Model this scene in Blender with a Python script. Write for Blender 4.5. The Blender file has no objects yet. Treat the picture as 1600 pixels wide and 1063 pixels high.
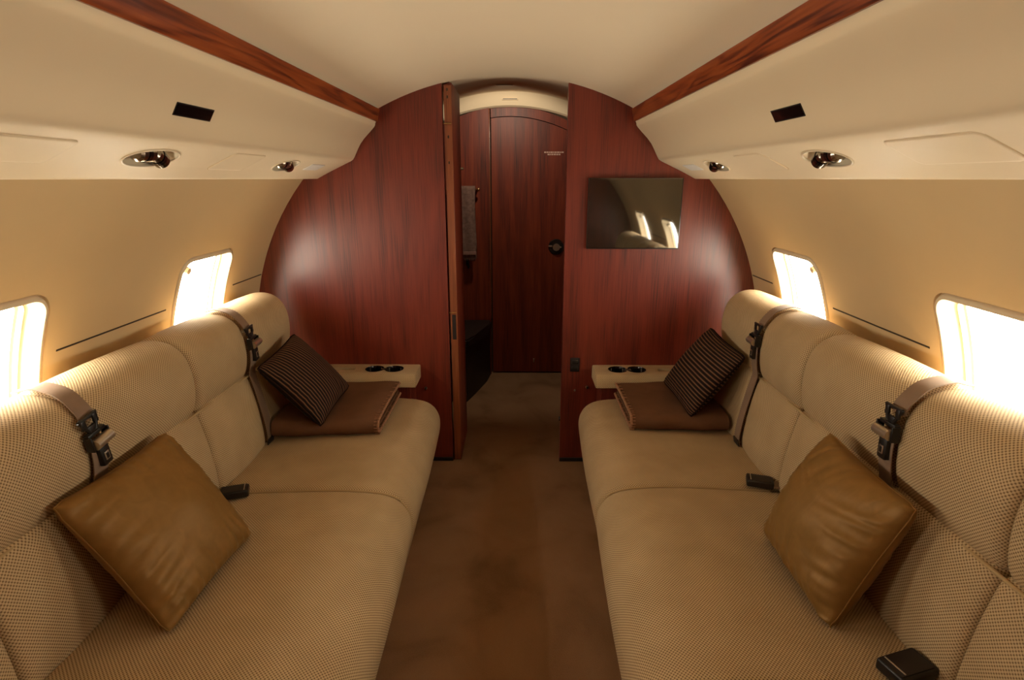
import bpy, bmesh, math, random
from mathutils import Vector, Matrix, noise
from math import sin, cos, pi, radians, sqrt, atan, tan

S = bpy.context.scene
COL = S.collection
random.seed(4)

# ------------------------------------------------------------------ camera
F_PX, VP = 880.0, (809.0, 279.5)
PITCH = atan((531.5 - VP[1]) / F_PX)
YAW = atan((VP[0] - 800.0) / F_PX * cos(PITCH))
EYE = 1.42
cam_d = bpy.data.cameras.new('camera')
cam = bpy.data.objects.new('camera', cam_d)
COL.objects.link(cam)
cam_d.sensor_width = 36.0
cam_d.lens = 36.0 * F_PX / 1600.0
cam_d.clip_start = 0.02
cam.location = (0.055, 0.0, EYE)
cam.rotation_euler = (pi / 2 - PITCH, 0, YAW)
S.camera = cam

# ------------------------------------------------------------------ light
W = bpy.data.worlds.new('overcast')
S.world = W
W.use_nodes = True
bg = W.node_tree.nodes['Background']
bg.inputs['Color'].default_value = (1.0, 0.925, 0.765, 1)
bg.inputs['Strength'].default_value = 36.0
S.view_settings.view_transform = 'Standard'
S.view_settings.look = 'None'
S.view_settings.exposure = 0.0
S.view_settings.gamma = 1.0
S.view_settings.use_curve_mapping = False
S.cycles.max_bounces = 14
S.cycles.diffuse_bounces = 8
S.cycles.glossy_bounces = 4
S.cycles.sample_clamp_indirect = 6.0
S.cycles.caustics_reflective = False
S.cycles.caustics_refractive = False

# cabin cross-section: a circle of radius R about (x=0, z=ZC)
R, ZC, D, YB, YV = 1.22, 0.62, 2.66, -0.35, 4.05
SEAM = {-1: (1.65, 0.88), 1: (1.685, 0.905)}
WIN_Y = {-1: (2.125, 1.18, 0.235), 1: (2.175, 1.23, 0.285)}
TH0, TH1 = radians(4.5), radians(25.7)
HW, HH, HR = 0.188, R * (TH1 - TH0) / 2, 0.062
SC = R * (TH0 + TH1) / 2


def wallpt(s, y, a, e=0.0):
    """side s, y, arc length a up the wall, e outward"""
    t = a / R
    return Vector((s * (R + e) * cos(t), y, ZC + (R + e) * sin(t)))


for s in (-1, 1):
    for y in WIN_Y[s]:
        ld = bpy.data.lights.new('window_daylight_portal', 'AREA')
        ld.shape = 'RECTANGLE'
        ld.size, ld.size_y = 0.40, 0.48
        ld.cycles.is_portal = True
        lo = bpy.data.objects.new('window_daylight_portal', ld)
        COL.objects.link(lo)
        p = wallpt(s, y, SC, 0.10)
        lo.location = p
        d = Vector((0, y, ZC)) - p
        lo.rotation_euler = d.to_track_quat('-Z', 'Z').to_euler()

LAMP_W = 15.0

# ------------------------------------------------------------------ materials


def NT(name):
    m = bpy.data.materials.new(name)
    m.use_nodes = True
    nt = m.node_tree
    return m, nt, nt.nodes['Principled BSDF']


def node(nt, typ, **kw):
    n = nt.nodes.new(typ)
    for k, v in kw.items():
        if k in n.inputs:
            n.inputs[k].default_value = v
        else:
            setattr(n, k, v)
    return n


def ramp(nt, fac, stops):
    r = nt.nodes.new('ShaderNodeValToRGB')
    el = r.color_ramp.elements
    while len(el) < len(stops):
        el.new(0.5)
    for e, (p, c) in zip(el, stops):
        e.position = p
        e.color = (*c, 1)
    nt.links.new(fac, r.inputs['Fac'])
    return r.outputs['Color']


def bump(nt, bsdf, h, strength, dist):
    b = node(nt, 'ShaderNodeBump', Strength=strength, Distance=dist)
    nt.links.new(h, b.inputs['Height'])
    nt.links.new(b.outputs['Normal'], bsdf.inputs['Normal'])


def coords(nt, kind='Object', scale=(1, 1, 1), rot=(0, 0, 0)):
    tc = nt.nodes.new('ShaderNodeTexCoord')
    mp = nt.nodes.new('ShaderNodeMapping')
    mp.inputs['Scale'].default_value = scale
    mp.inputs['Rotation'].default_value = rot
    nt.links.new(tc.outputs[kind], mp.inputs['Vector'])
    return mp.outputs['Vector']


def plain(name, col, rough=0.5, metal=0.0, var=0.08, scale=6.0, bmp=0.0, **kw):
    m, nt, b = NT(name)
    v = coords(nt)
    n = node(nt, 'ShaderNodeTexNoise', Scale=scale, Detail=4.0)
    nt.links.new(v, n.inputs['Vector'])
    lo = tuple(c * (1 - var) for c in col)
    hi = tuple(min(1, c * (1 + var)) for c in col)
    nt.links.new(ramp(nt, n.outputs['Fac'], [(0.3, lo), (0.7, hi)]), b.inputs['Base Color'])
    b.inputs['Roughness'].default_value = rough
    b.inputs['Metallic'].default_value = metal
    for k, x in kw.items():
        b.inputs[k.replace('_', ' ')].default_value = x
    if bmp:
        n2 = node(nt, 'ShaderNodeTexNoise', Scale=scale * 60, Detail=3.0)
        nt.links.new(v, n2.inputs['Vector'])
        bump(nt, b, n2.outputs['Fac'], bmp, 0.002)
    return m


def wood(name, dark, mid, light, axis='Z', rough=0.3, coat=0.3, wild=1.0):
    m, nt, b = NT(name)
    sc = {'Z': (5.5, 5.5, 0.5), 'Y': (10, 0.75, 10), 'X': (0.5, 5.5, 5.5)}[axis]
    v = coords(nt, 'Object', sc)
    n1 = node(nt, 'ShaderNodeTexNoise', Scale=1.0, Detail=3.0, Distortion=0.8 * wild)
    nt.links.new(v, n1.inputs['Vector'])
    # contour lines of a stretched noise field make the cathedral figure
    mul = node(nt, 'ShaderNodeMath', operation='MULTIPLY')
    mul.inputs[1].default_value = 26.0 * wild
    nt.links.new(n1.outputs['Fac'], mul.inputs[0])
    sn = node(nt, 'ShaderNodeMath', operation='SINE')
    nt.links.new(mul.outputs[0], sn.inputs[0])
    sc2 = {'Z': (240, 240, 5), 'Y': (150, 4, 150), 'X': (5, 240, 240)}[axis]
    v2 = coords(nt, 'Object', sc2)
    n2 = node(nt, 'ShaderNodeTexNoise', Scale=1.0, Detail=4.0)
    nt.links.new(v2, n2.inputs['Vector'])
    sc3 = {'Z': (22, 22, 0.9), 'Y': (24, 0.7, 24), 'X': (0.9, 22, 22)}[axis]
    v3 = coords(nt, 'Object', sc3)
    n3 = node(nt, 'ShaderNodeTexNoise', Scale=1.0, Detail=3.0)
    nt.links.new(v3, n3.inputs['Vector'])
    a1 = node(nt, 'ShaderNodeMath', operation='MULTIPLY_ADD')
    nt.links.new(sn.outputs[0], a1.inputs[0])
    a1.inputs[1].default_value = 0.085 * wild
    nt.links.new(n2.outputs['Fac'], a1.inputs[2])
    a2 = node(nt, 'ShaderNodeMath', operation='ADD')
    nt.links.new(a1.outputs[0], a2.inputs[0])
    hf = node(nt, 'ShaderNodeMath', operation='MULTIPLY_ADD')
    nt.links.new(n3.outputs['Fac'], hf.inputs[0])
    hf.inputs[1].default_value = 0.55
    hf.inputs[2].default_value = 0.225
    nt.links.new(hf.outputs[0], a2.inputs[1])
    a3 = node(nt, 'ShaderNodeMath', operation='MULTIPLY')
    a3.inputs[1].default_value = 0.5
    nt.links.new(a2.outputs[0], a3.inputs[0])
    nt.links.new(ramp(nt, a3.outputs[0], [(0.34, dark), (0.5, mid), (0.66, light)]), b.inputs['Base Color'])
    b.inputs['Roughness'].default_value = rough
    b.inputs['Coat Weight'].default_value = coat
    b.inputs['Coat Roughness'].default_value = 0.32
    bump(nt, b, n2.outputs['Fac'], 0.06, 0.0006)
    return m


def weave(name, lo, hi, pitch=0.0058, rough=0.9):
    m, nt, b = NT(name)
    tc = nt.nodes.new('ShaderNodeTexCoord')
    sp = nt.nodes.new('ShaderNodeSeparateXYZ')
    nt.links.new(tc.outputs['UV'], sp.inputs[0])
    k = 2 * pi / pitch / 2

    def wv(o, kk):
        a = node(nt, 'ShaderNodeMath', operation='MULTIPLY')
        a.inputs[1].default_value = kk
        nt.links.new(o, a.inputs[0])
        c = node(nt, 'ShaderNodeMath', operation='COSINE')
        nt.links.new(a.outputs[0], c.inputs[0])
        return c.outputs[0]
    u, v = wv(sp.outputs[0], k), wv(sp.outputs[1], k)
    pr = node(nt, 'ShaderNodeMath', operation='MULTIPLY')
    nt.links.new(u, pr.inputs[0])
    nt.links.new(v, pr.inputs[1])
    h = node(nt, 'ShaderNodeMath', operation='MULTIPLY_ADD')
    nt.links.new(pr.outputs[0], h.inputs[0])
    h.inputs[1].default_value = 0.5
    h.inputs[2].default_value = 0.5
    n = node(nt, 'ShaderNodeTexNoise', Scale=9.0, Detail=4.0)
    nt.links.new(tc.outputs['Object'], n.inputs['Vector'])
    c1 = ramp(nt, h.outputs[0], [(0.12, lo), (0.62, hi)])
    mx = node(nt, 'ShaderNodeMixRGB', blend_type='MULTIPLY')
    mx.inputs['Fac'].default_value = 1.0
    nt.links.new(c1, mx.inputs['Color1'])
    nt.links.new(ramp(nt, n.outputs['Fac'], [(0.3, (0.88, 0.86, 0.83)), (0.7, (1, 1, 1))]), mx.inputs['Color2'])
    nt.links.new(mx.outputs['Color'], b.inputs['Base Color'])
    b.inputs['Roughness'].default_value = rough
    bump(nt, b, h.outputs[0], 0.5, 0.0011)
    return m


M = {}
M['wall'] = plain('wall_suede', (0.64, 0.48, 0.262), 0.75, var=0.03, scale=3, bmp=0.02)
M['shell'] = plain('cream_panel', (0.80, 0.66, 0.445), 0.5, var=0.02, scale=3)
M['ceil'] = plain('ceiling_fabric', (0.79, 0.66, 0.465), 0.8, var=0.02, scale=2)
M['winframe'] = plain('window_moulding', (0.76, 0.64, 0.45), 0.4, var=0.02)
M['groove'] = plain('shadow_gap', (0.05, 0.03, 0.015), 0.8)
M['wood'] = wood('mahogany_veneer', (0.046, 0.0068, 0.0038), (0.152, 0.0195, 0.0088), (0.205, 0.030, 0.0125), 'Z', 0.40, 0.25)
M['wood_door'] = wood('rosewood_door', (0.042, 0.0055, 0.0020), (0.155, 0.0195, 0.0050), (0.23, 0.036, 0.0085), 'Z', 0.5, 0.0, 1.1)
M['wood_edge'] = wood('light_wood_edge', (0.11, 0.024, 0.008), (0.22, 0.058, 0.019), (0.31, 0.095, 0.034), 'Z', 0.35, 0.3)
M['wood_trim'] = wood('figured_wood_strip', (0.075, 0.012, 0.004), (0.25, 0.053, 0.012), (0.34, 0.083, 0.019), 'Y', 0.3, 0.2, 1.7)
M['fabric'] = weave('basket_weave_fabric', (0.18, 0.105, 0.045), (0.60, 0.44, 0.245), 0.0042)
M['piping'] = plain('seam_piping', (0.42, 0.29, 0.14), 0.9, bmp=0.2)
M['chrome'] = plain('bronze_chrome', (0.52, 0.44, 0.34), 0.3, 0.85)
M['gold'] = plain('brushed_gold', (0.75, 0.52, 0.25), 0.25, 1.0)
M['black'] = plain('black_plastic', (0.012, 0.009, 0.007), 0.35)
M['blackgloss'] = plain('black_glass', (0.006, 0.004, 0.004), 0.08)
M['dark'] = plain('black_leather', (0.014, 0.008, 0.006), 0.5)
M['strap'] = plain('taupe_webbing', (0.235, 0.150, 0.095), 0.6, var=0.06, scale=40, bmp=0.3)
M['blanket'] = plain('brown_wool', (0.145, 0.070, 0.036), 0.98, var=0.10, scale=12, bmp=0.6, Specular_IOR_Level=0.1)
M['stitch'] = plain('tan_stitching', (0.34, 0.165, 0.08), 0.9, var=0.3, scale=160, bmp=0.5)
M['towel'] = plain('brown_terry', (0.20, 0.115, 0.09), 1.0, var=0.25, scale=60, bmp=1.0)
M['towel_band'] = plain('towel_hem', (0.26, 0.14, 0.11), 0.9, var=0.1, scale=60, bmp=0.3)
M['lens'] = plain('frosted_lens', (0.85, 0.82, 0.74), 0.35, var=0.01)
M['print'] = plain('silver_print', (0.62, 0.42, 0.34), 0.5)
M['bowl'] = plain('lamp_bowl', (0.80, 0.66, 0.445), 0.35)

m, nt, b = NT('carpet')
v = coords(nt)
n1 = node(nt, 'ShaderNodeTexNoise', Scale=3.2, Detail=5.0, Distortion=0.6)
n2 = node(nt, 'ShaderNodeTexNoise', Scale=330.0, Detail=2.0)
nt.links.new(v, n1.inputs['Vector'])
nt.links.new(v, n2.inputs['Vector'])
ad = node(nt, 'ShaderNodeMath', operation='MULTIPLY_ADD')
nt.links.new(n2.outputs['Fac'], ad.inputs[0])
ad.inputs[1].default_value = 0.35
nt.links.new(n1.outputs['Fac'], ad.inputs[2])
nt.links.new(ramp(nt, ad.outputs[0], [(0.42, (0.175, 0.094, 0.046)), (0.62, (0.265, 0.150, 0.078)), (0.9, (0.32, 0.185, 0.10))]), b.inputs['Base Color'])
b.inputs['Roughness'].default_value = 1.0
b.inputs['Specular IOR Level'].default_value = 0.1
bump(nt, b, n2.outputs['Fac'], 0.5, 0.003)
M['carpet'] = m

m, nt, b = NT('gold_satin')
v = coords(nt, 'UV', (5, 5, 5))
n1 = node(nt, 'ShaderNodeTexNoise', Scale=1.6, Detail=3.0, Distortion=1.5)
nt.links.new(v, n1.inputs['Vector'])
nt.links.new(ramp(nt, n1.outputs['Fac'], [(0.3, (0.225, 0.118, 0.030)), (0.7, (0.26, 0.138, 0.037))]), b.inputs['Base Color'])
v2 = coords(nt, 'UV', (26, 5, 5), (0, 0, 0.7))
n3 = node(nt, 'ShaderNodeTexNoise', Scale=1.0, Detail=3.0, Distortion=0.8)
nt.links.new(v2, n3.inputs['Vector'])
bump(nt, b, n3.outputs['Fac'], 0.12, 0.005)
b.inputs['Roughness'].default_value = 0.5
b.inputs['Metallic'].default_value = 0.2
b.inputs['Specular IOR Level'].default_value = 0.25
M['satin'] = m

m, nt, b = NT('ribbed_dark_satin')
tc = nt.nodes.new('ShaderNodeTexCoord')
sp = nt.nodes.new('ShaderNodeSeparateXYZ')
nt.links.new(tc.outputs['UV'], sp.inputs[0])
a = node(nt, 'ShaderNodeMath', operation='MULTIPLY')
a.inputs[1].default_value = 2 * pi * 24
nt.links.new(sp.outputs[1], a.inputs[0])
c = node(nt, 'ShaderNodeMath', operation='COSINE')
nt.links.new(a.outputs[0], c.inputs[0])
h = node(nt, 'ShaderNodeMath', operation='MULTIPLY_ADD')
h.inputs[1].default_value = h.inputs[2].default_value = 0.5
nt.links.new(c.outputs[0], h.inputs[0])
nt.links.new(ramp(nt, h.outputs[0], [(0.55, (0.011, 0.005, 0.003)), (0.95, (0.165, 0.078, 0.040))]), b.inputs['Base Color'])
b.inputs['Roughness'].default_value = 0.7
b.inputs['Specular IOR Level'].default_value = 0.15
bump(nt, b, h.outputs[0], 0.8, 0.003)
M['ribbed'] = m

m, nt, b = NT('screen_glass')
n1 = node(nt, 'ShaderNodeTexNoise', Scale=2.0)
nt.links.new(coords(nt), n1.inputs['Vector'])
nt.links.new(ramp(nt, n1.outputs['Fac'], [(0.3, (0.012, 0.010, 0.006)), (0.7, (0.014, 0.012, 0.008))]), b.inputs['Base Color'])
b.inputs['Roughness'].default_value = 0.035
b.inputs['IOR'].default_value = 2.2
M['screen'] = m
M['ribbed_edge'] = plain('dark_brown_cord', (0.014, 0.006, 0.004), 0.9, Specular_IOR_Level=0.1)
M['lamp_metal'] = plain('smoked_chrome', (0.34, 0.29, 0.23), 0.22, 1.0)

m = bpy.data.materials.new('window_glass')
m.use_nodes = True
nt = m.node_tree
nt.nodes.clear()
out = nt.nodes.new('ShaderNodeOutputMaterial')
mix = nt.nodes.new('ShaderNodeMixShader')
tr = nt.nodes.new('ShaderNodeBsdfTransparent')
gl = nt.nodes.new('ShaderNodeBsdfGlossy')
gl.inputs['Roughness'].default_value = 0.03
fr = nt.nodes.new('ShaderNodeLayerWeight')
fr.inputs['Blend'].default_value = 0.12
fm = nt.nodes.new('ShaderNodeMath')
fm.operation = 'MULTIPLY'
fm.inputs[1].default_value = 0.5
nt.links.new(fr.outputs['Facing'], fm.inputs[0])
nt.links.new(fm.outputs[0], mix.inputs[0])
nt.links.new(tr.outputs[0], mix.inputs[1])
nt.links.new(gl.outputs[0], mix.inputs[2])
nt.links.new(mix.outputs[0], out.inputs['Surface'])
M['glass'] = m

# ------------------------------------------------------------------ helpers
WLOC = {}


def props(o, label=None, cat=None, group=None, kind=None):
    for k, v in (('label', label), ('category', cat), ('group', group), ('kind', kind)):
        if v:
            o[k] = v
    return o


def thing(name, loc, label, cat, group=None, kind=None):
    o = bpy.data.objects.new(name, None)
    o.empty_display_size = 0.05
    COL.objects.link(o)
    o.location = loc
    WLOC[o] = Vector(loc)
    return props(o, label, cat, group, kind)


def obj(name, bm, mat, parent=None, loc=None, label=None, cat=None, group=None, kind=None, sharp=35, recalc=True, smooth=True):
    """link a bmesh given in world coordinates as one object"""
    if recalc:
        bmesh.ops.recalc_face_normals(bm, faces=bm.faces[:])
    base = Vector(loc) if loc is not None else (WLOC[parent] if parent else Vector((0, 0, 0)))
    bmesh.ops.translate(bm, verts=bm.verts[:], vec=-base)
    me = bpy.data.meshes.new(name)
    bm.to_mesh(me)
    bm.free()
    if smooth:
        me.polygons.foreach_set('use_smooth', [True] * len(me.polygons))
        me.set_sharp_from_angle(angle=radians(sharp))
    mats = mat if isinstance(mat, (list, tuple)) else [mat]
    for x in mats:
        me.materials.append(M[x])
    o = bpy.data.objects.new(name, me)
    COL.objects.link(o)
    WLOC[o] = base
    if parent:
        o.parent = parent
        o.location = base - WLOC[parent]
    else:
        o.location = base
    return props(o, label, cat, group, kind)


def BM():
    return bmesh.new()


def box(bm, x0, x1, y0, y1, z0, z1, bev=0.0, seg=2, mtx=None):
    r = bmesh.ops.create_cube(bm, size=1.0)
    vs = r['verts']
    for v in vs:
        v.co = Vector(((x0 + x1) / 2 + v.co.x * abs(x1 - x0), (y0 + y1) / 2 + v.co.y * abs(y1 - y0), (z0 + z1) / 2 + v.co.z * abs(z1 - z0)))
    geom = vs
    if bev:
        es = list({e for v in vs for e in v.link_edges})
        g = bmesh.ops.bevel(bm, geom=es, offset=bev, segments=seg, profile=0.5, affect='EDGES')
        geom = list({v for f in g['faces'] for v in f.verts} | {v for v in vs if v.is_valid})
    if mtx is not None:
        for v in geom:
            v.co = mtx @ v.co
    return bm


def cyl(bm, p0, p1, r0, r1=None, n=16, cap=True):
    p0, p1 = Vector(p0), Vector(p1)
    r1 = r0 if r1 is None else r1
    q = (p1 - p0).to_track_quat('Z', 'Y')
    A = [bm.verts.new(p0 + q @ Vector((r0 * cos(2 * pi * i / n), r0 * sin(2 * pi * i / n), 0))) for i in range(n)]
    B = [bm.verts.new(p1 + q @ Vector((r1 * cos(2 * pi * i / n), r1 * sin(2 * pi * i / n), 0))) for i in range(n)]
    for i in range(n):
        j = (i + 1) % n
        bm.faces.new((A[i], A[j], B[j], B[i]))
    if cap:
        bm.faces.new(A[::-1])
        bm.faces.new(B)
    return bm


def tube(bm, pts, r, n=8, closed=False):
    pts = [Vector(p) for p in pts]
    k = len(pts)
    rings = []
    for i, p in enumerate(pts):
        a = pts[(i - 1) % k] if closed or i > 0 else p
        c = pts[(i + 1) % k] if closed or i < k - 1 else p
        q = (c - a).to_track_quat('Z', 'Y')
        rings.append([bm.verts.new(p + q @ Vector((r * cos(2 * pi * j / n), r * sin(2 * pi * j / n), 0))) for j in range(n)])
    for i in range(k if closed else k - 1):
        A, B = rings[i], rings[(i + 1) % k]
        # match the closest starting vertex so closed rings do not twist
        off = min(range(n), key=lambda o: (A[0].co - B[o].co).length)
        for j in range(n):
            bm.faces.new((A[j], A[(j + 1) % n], B[(j + 1 + off) % n], B[(j + off) % n]))
    if not closed:
        bm.faces.new(rings[0][::-1])
        bm.faces.new(rings[-1])
    return bm


def loft(bm, rings, closed=True, cap=True, uvs=None):
    """rings of points; uvs optional per ring (list of (u,v) with one extra entry when closed)"""
    V = [[bm.verts.new(p) for p in r] for r in rings]
    uvl = bm.loops.layers.uv.verify() if uvs else None
    n = len(V[0])
    for i in range(len(V) - 1):
        for j in range(n if closed else n - 1):
            jj = (j + 1) % n
            f = bm.faces.new((V[i][j], V[i][jj], V[i + 1][jj], V[i + 1][j]))
            if uvl:
                idx = [(i, j), (i, j + 1), (i + 1, j + 1), (i + 1, j)]
                for l, (a, c) in zip(f.loops, idx):
                    l[uvl].uv = uvs[a][c]
    if cap and closed:
        for ring, flip in ((V[0], True), (V[-1], False)):
            f = bm.faces.new(ring[::-1] if flip else ring)
            if uvl:
                for l in f.loops:
                    l[uvl].uv = (l.vert.co.x, l.vert.co.z)
    return V


def smooth_closed(pts, sub=5):
    out = []
    n = len(pts)
    for i in range(n):
        p0, p1, p2, p3 = (Vector(pts[(i + k) % n]) for k in (-1, 0, 1, 2))
        for k in range(sub):
            t = k / sub
            out.append(0.5 * ((2 * p1) + (p2 - p0) * t + (2 * p0 - 5 * p1 + 4 * p2 - p3) * t * t + (3 * p1 - p0 - 3 * p2 + p3) * t ** 3))
    return out


def smooth_open(pts, sub=6):
    out = []
    n = len(pts)
    for i in range(n - 1):
        p0 = Vector(pts[max(i - 1, 0)])
        p1, p2 = Vector(pts[i]), Vector(pts[i + 1])
        p3 = Vector(pts[min(i + 2, n - 1)])
        for k in range(sub):
            t = k / sub
            out.append(0.5 * ((2 * p1) + (p2 - p0) * t + (2 * p0 - 5 * p1 + 4 * p2 - p3) * t * t + (3 * p1 - p0 - 3 * p2 + p3) * t ** 3))
    out.append(Vector(pts[-1]))
    return out


def inset2d(pts, d):
    n = len(pts)
    area = sum(pts[i].x * pts[(i + 1) % n].y - pts[(i + 1) % n].x * pts[i].y for i in range(n))
    sg = 1 if area > 0 else -1
    out = []
    for i in range(n):
        t = pts[(i + 1) % n] - pts[i - 1]
        t = t.normalized() if t.length > 1e-9 else Vector((1, 0))
        out.append(pts[i] + Vector((-t.y, t.x)) * sg * d)
    return out


def cushion(prof, y0, y1, s, r=0.022, puff=0.006, shift=None, sub=5, step=0.09):
    """a soft block: closed (u,z) profile swept along y with rounded ends"""
    P = smooth_closed(prof, sub)
    L = [0.0]
    for i in range(len(P)):
        L.append(L[-1] + (P[(i + 1) % len(P)] - P[i]).length)
    st = []
    for k in range(6):
        a = pi / 2 * k / 5
        st.append((r * (1 - cos(a)), r * (1 - sin(a))))
    ys = [(y0 + d, i) for d, i in st]
    m = max(3, int((y1 - y0 - 2 * r) / step))
    for k in range(1, m):
        t = k / m
        ys.append((y0 + r + (y1 - y0 - 2 * r) * t, -puff * sin(pi * t)))
    ys += [(y1 - d, i) for d, i in reversed(st)]
    rings, uvs = [], []
    uu, last = y0, None
    for y, ins in ys:
        if last:
            uu += sqrt((y - last[0]) ** 2 + (ins - last[1]) ** 2)
        last = (y, ins)
        Q = inset2d(P, ins)
        if shift:
            Q = [Vector((q.x + shift(y, q.x), q.y)) for q in Q]
        rings.append([Vector((s * q.x, y, q.y)) for q in Q])
        uvs.append([(uu, l) for l in L])
    bm = BM()
    loft(bm, rings, True, True, uvs)
    return bm


def extrude_poly(bm, poly, y0, y1, s=1):
    A = [bm.verts.new((s * p[0], y0, p[1])) for p in poly]
    B = [bm.verts.new((s * p[0], y1, p[1])) for p in poly]
    n = len(poly)
    for i in range(n):
        j = (i + 1) % n
        bm.faces.new((A[i], A[j], B[j], B[i]))
    bm.faces.new(A[::-1])
    bm.faces.new(B)
    return bm


def cut(o, cutters):
    """boolean difference, baked, cutters removed"""
    for c in cutters:
        md = o.modifiers.new('cut', 'BOOLEAN')
        md.object = c
        md.operation = 'DIFFERENCE'
        md.solver = 'EXACT'
    bpy.context.view_layer.update()
    dg = bpy.context.evaluated_depsgraph_get()
    me = bpy.data.meshes.new_from_object(o.evaluated_get(dg))
    o.modifiers.clear()
    old = o.data
    o.data = me
    me.polygons.foreach_set('use_smooth', [True] * len(me.polygons))
    me.set_sharp_from_angle(angle=radians(30))
    bpy.data.meshes.remove(old)
    for c in cutters:
        cm = c.data
        bpy.data.objects.remove(c)
        bpy.data.meshes.remove(cm)


# ------------------------------------------------------------------ setting: floor, walls, windows, ceiling
bm = BM()
box(bm, -1.12, 1.12, YB - 0.05, YV + 0.06, -0.04, 0.0)
obj('floor', bm, 'carpet', None, (0, 0, 0), 'brown wool carpet running down the aisle into the doorway', 'floor', kind='structure')


def rr_loop(hw, hh, r, n=10):
    pts = []
    for cx, cy, a0 in ((hw - r, hh - r, 0), (-hw + r, hh - r, pi / 2), (-hw + r, -hh + r, pi), (hw - r, -hh + r, 1.5 * pi)):
        for k in range(n + 1):
            a = a0 + pi / 2 * k / n
            pts.append((cx + r * cos(a), cy + r * sin(a)))
    out = []
    for i, p in enumerate(pts):          # extra points along the straight sides, so they can follow a curved wall
        out.append(p)
        if i % (n + 1) == n:
            q = pts[(i + 1) % len(pts)]
            out += [(p[0] + (q[0] - p[0]) * k / 14, p[1] + (q[1] - p[1]) * k / 14) for k in range(1, 14)]
    return out


def rr_hit(dx, dy, hw, hh, r):
    lo, hi = 0.0, 1.0
    for _ in range(30):
        t = (lo + hi) / 2
        x, y = abs(dx * t), abs(dy * t)
        qx, qy = x - (hw - r), y - (hh - r)
        sd = sqrt(max(qx, 0) ** 2 + max(qy, 0) ** 2) + min(max(qx, qy), 0) - r
        if sd < 0:
            lo = t
        else:
            hi = t
    return lo


CW, C0, C1, NS = HW + 0.05, R * radians(1.0), R * radians(29.0), 28
A_TOP, A_BOT = R * radians(62), R * radians(-30.6)
for s in (-1, 1):
    bm = BM()
    cells = sorted(WIN_Y[s])
    arcs = [C0 + (C1 - C0) * k / NS for k in range(NS + 1)]

    def strip(ya, yb, alist):
        A = [bm.verts.new(wallpt(s, ya, a)) for a in alist]
        B = [bm.verts.new(wallpt(s, yb, a)) for a in alist]
        for i in range(len(A) - 1):
            bm.faces.new((A[i], B[i], B[i + 1], A[i + 1]))
    yend = D + 0.02
    strip(YB - 0.02, yend, [A_BOT + (C0 - A_BOT) * k / 10 for k in range(11)])
    strip(YB - 0.02, yend, [C1 + (A_TOP - C1) * k / 12 for k in range(13)])
    prev = YB - 0.02
    for yc in cells:
        strip(prev, yc - CW, arcs)
        loop = [(yc - CW + 2 * CW * k / 24, C0) for k in range(24)]
        loop += [(yc + CW, a) for a in arcs[:-1]]
        loop += [(yc + CW - 2 * CW * k / 24, C1) for k in range(24)]
        loop += [(yc - CW, a) for a in arcs[::-1][:-1]]
        rings = []
        for f in (0.0, 0.35, 0.7, 1.0):
            ring = []
            for y, a in loop:
                dx, dy = y - yc, a - SC
                t = rr_hit(dx, dy, HW + 0.004, HH + 0.004, HR + 0.004)
                k = 1 + (t - 1) * f
                ring.append(wallpt(s, yc + dx * k, SC + dy * k))
            rings.append(ring)
        loft(bm, rings, True, False)
        prev = yc + CW
    strip(prev, yend, arcs)
    bmesh.ops.remove_doubles(bm, verts=bm.verts[:], dist=1e-5)
    wl = obj('wall_left' if s < 0 else 'wall_right', bm, 'wall', None, (s * 1.1, 1.2, 0),
             'curved beige cabin side wall on the %s, pierced by windows' % ('left' if s < 0 else 'right'), 'wall', kind='structure', sharp=60)
    # thin dark air slots in the wall between the windows
    gaps = {-1: [(2.372, 2.65), (1.412, 1.895), (0.47, 0.95)], 1: [(2.432, 2.65), (1.462, 1.945), (0.52, 1.0)]}[s]
    for g0, g1 in gaps:
        bm = BM()
        a = R * radians(17.3)
        rings = []
        for da, e in ((-0.0025, -0.0012), (0.0025, -0.0012), (0.0025, 0.006), (-0.0025, 0.006)):
            rings.append((da, e))
        A = [bm.verts.new(wallpt(s, g0, a + da, e)) for da, e in rings]
        B = [bm.verts.new(wallpt(s, g1, a + da, e)) for da, e in rings]
        for i in range(4):
            bm.faces.new((A[i], A[(i + 1) % 4], B[(i + 1) % 4], B[i]))
        bm.faces.new(A[::-1])
        bm.faces.new(B)
        obj('air_slot', bm, 'groove', wl, label='thin dark horizontal air slot')

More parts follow.
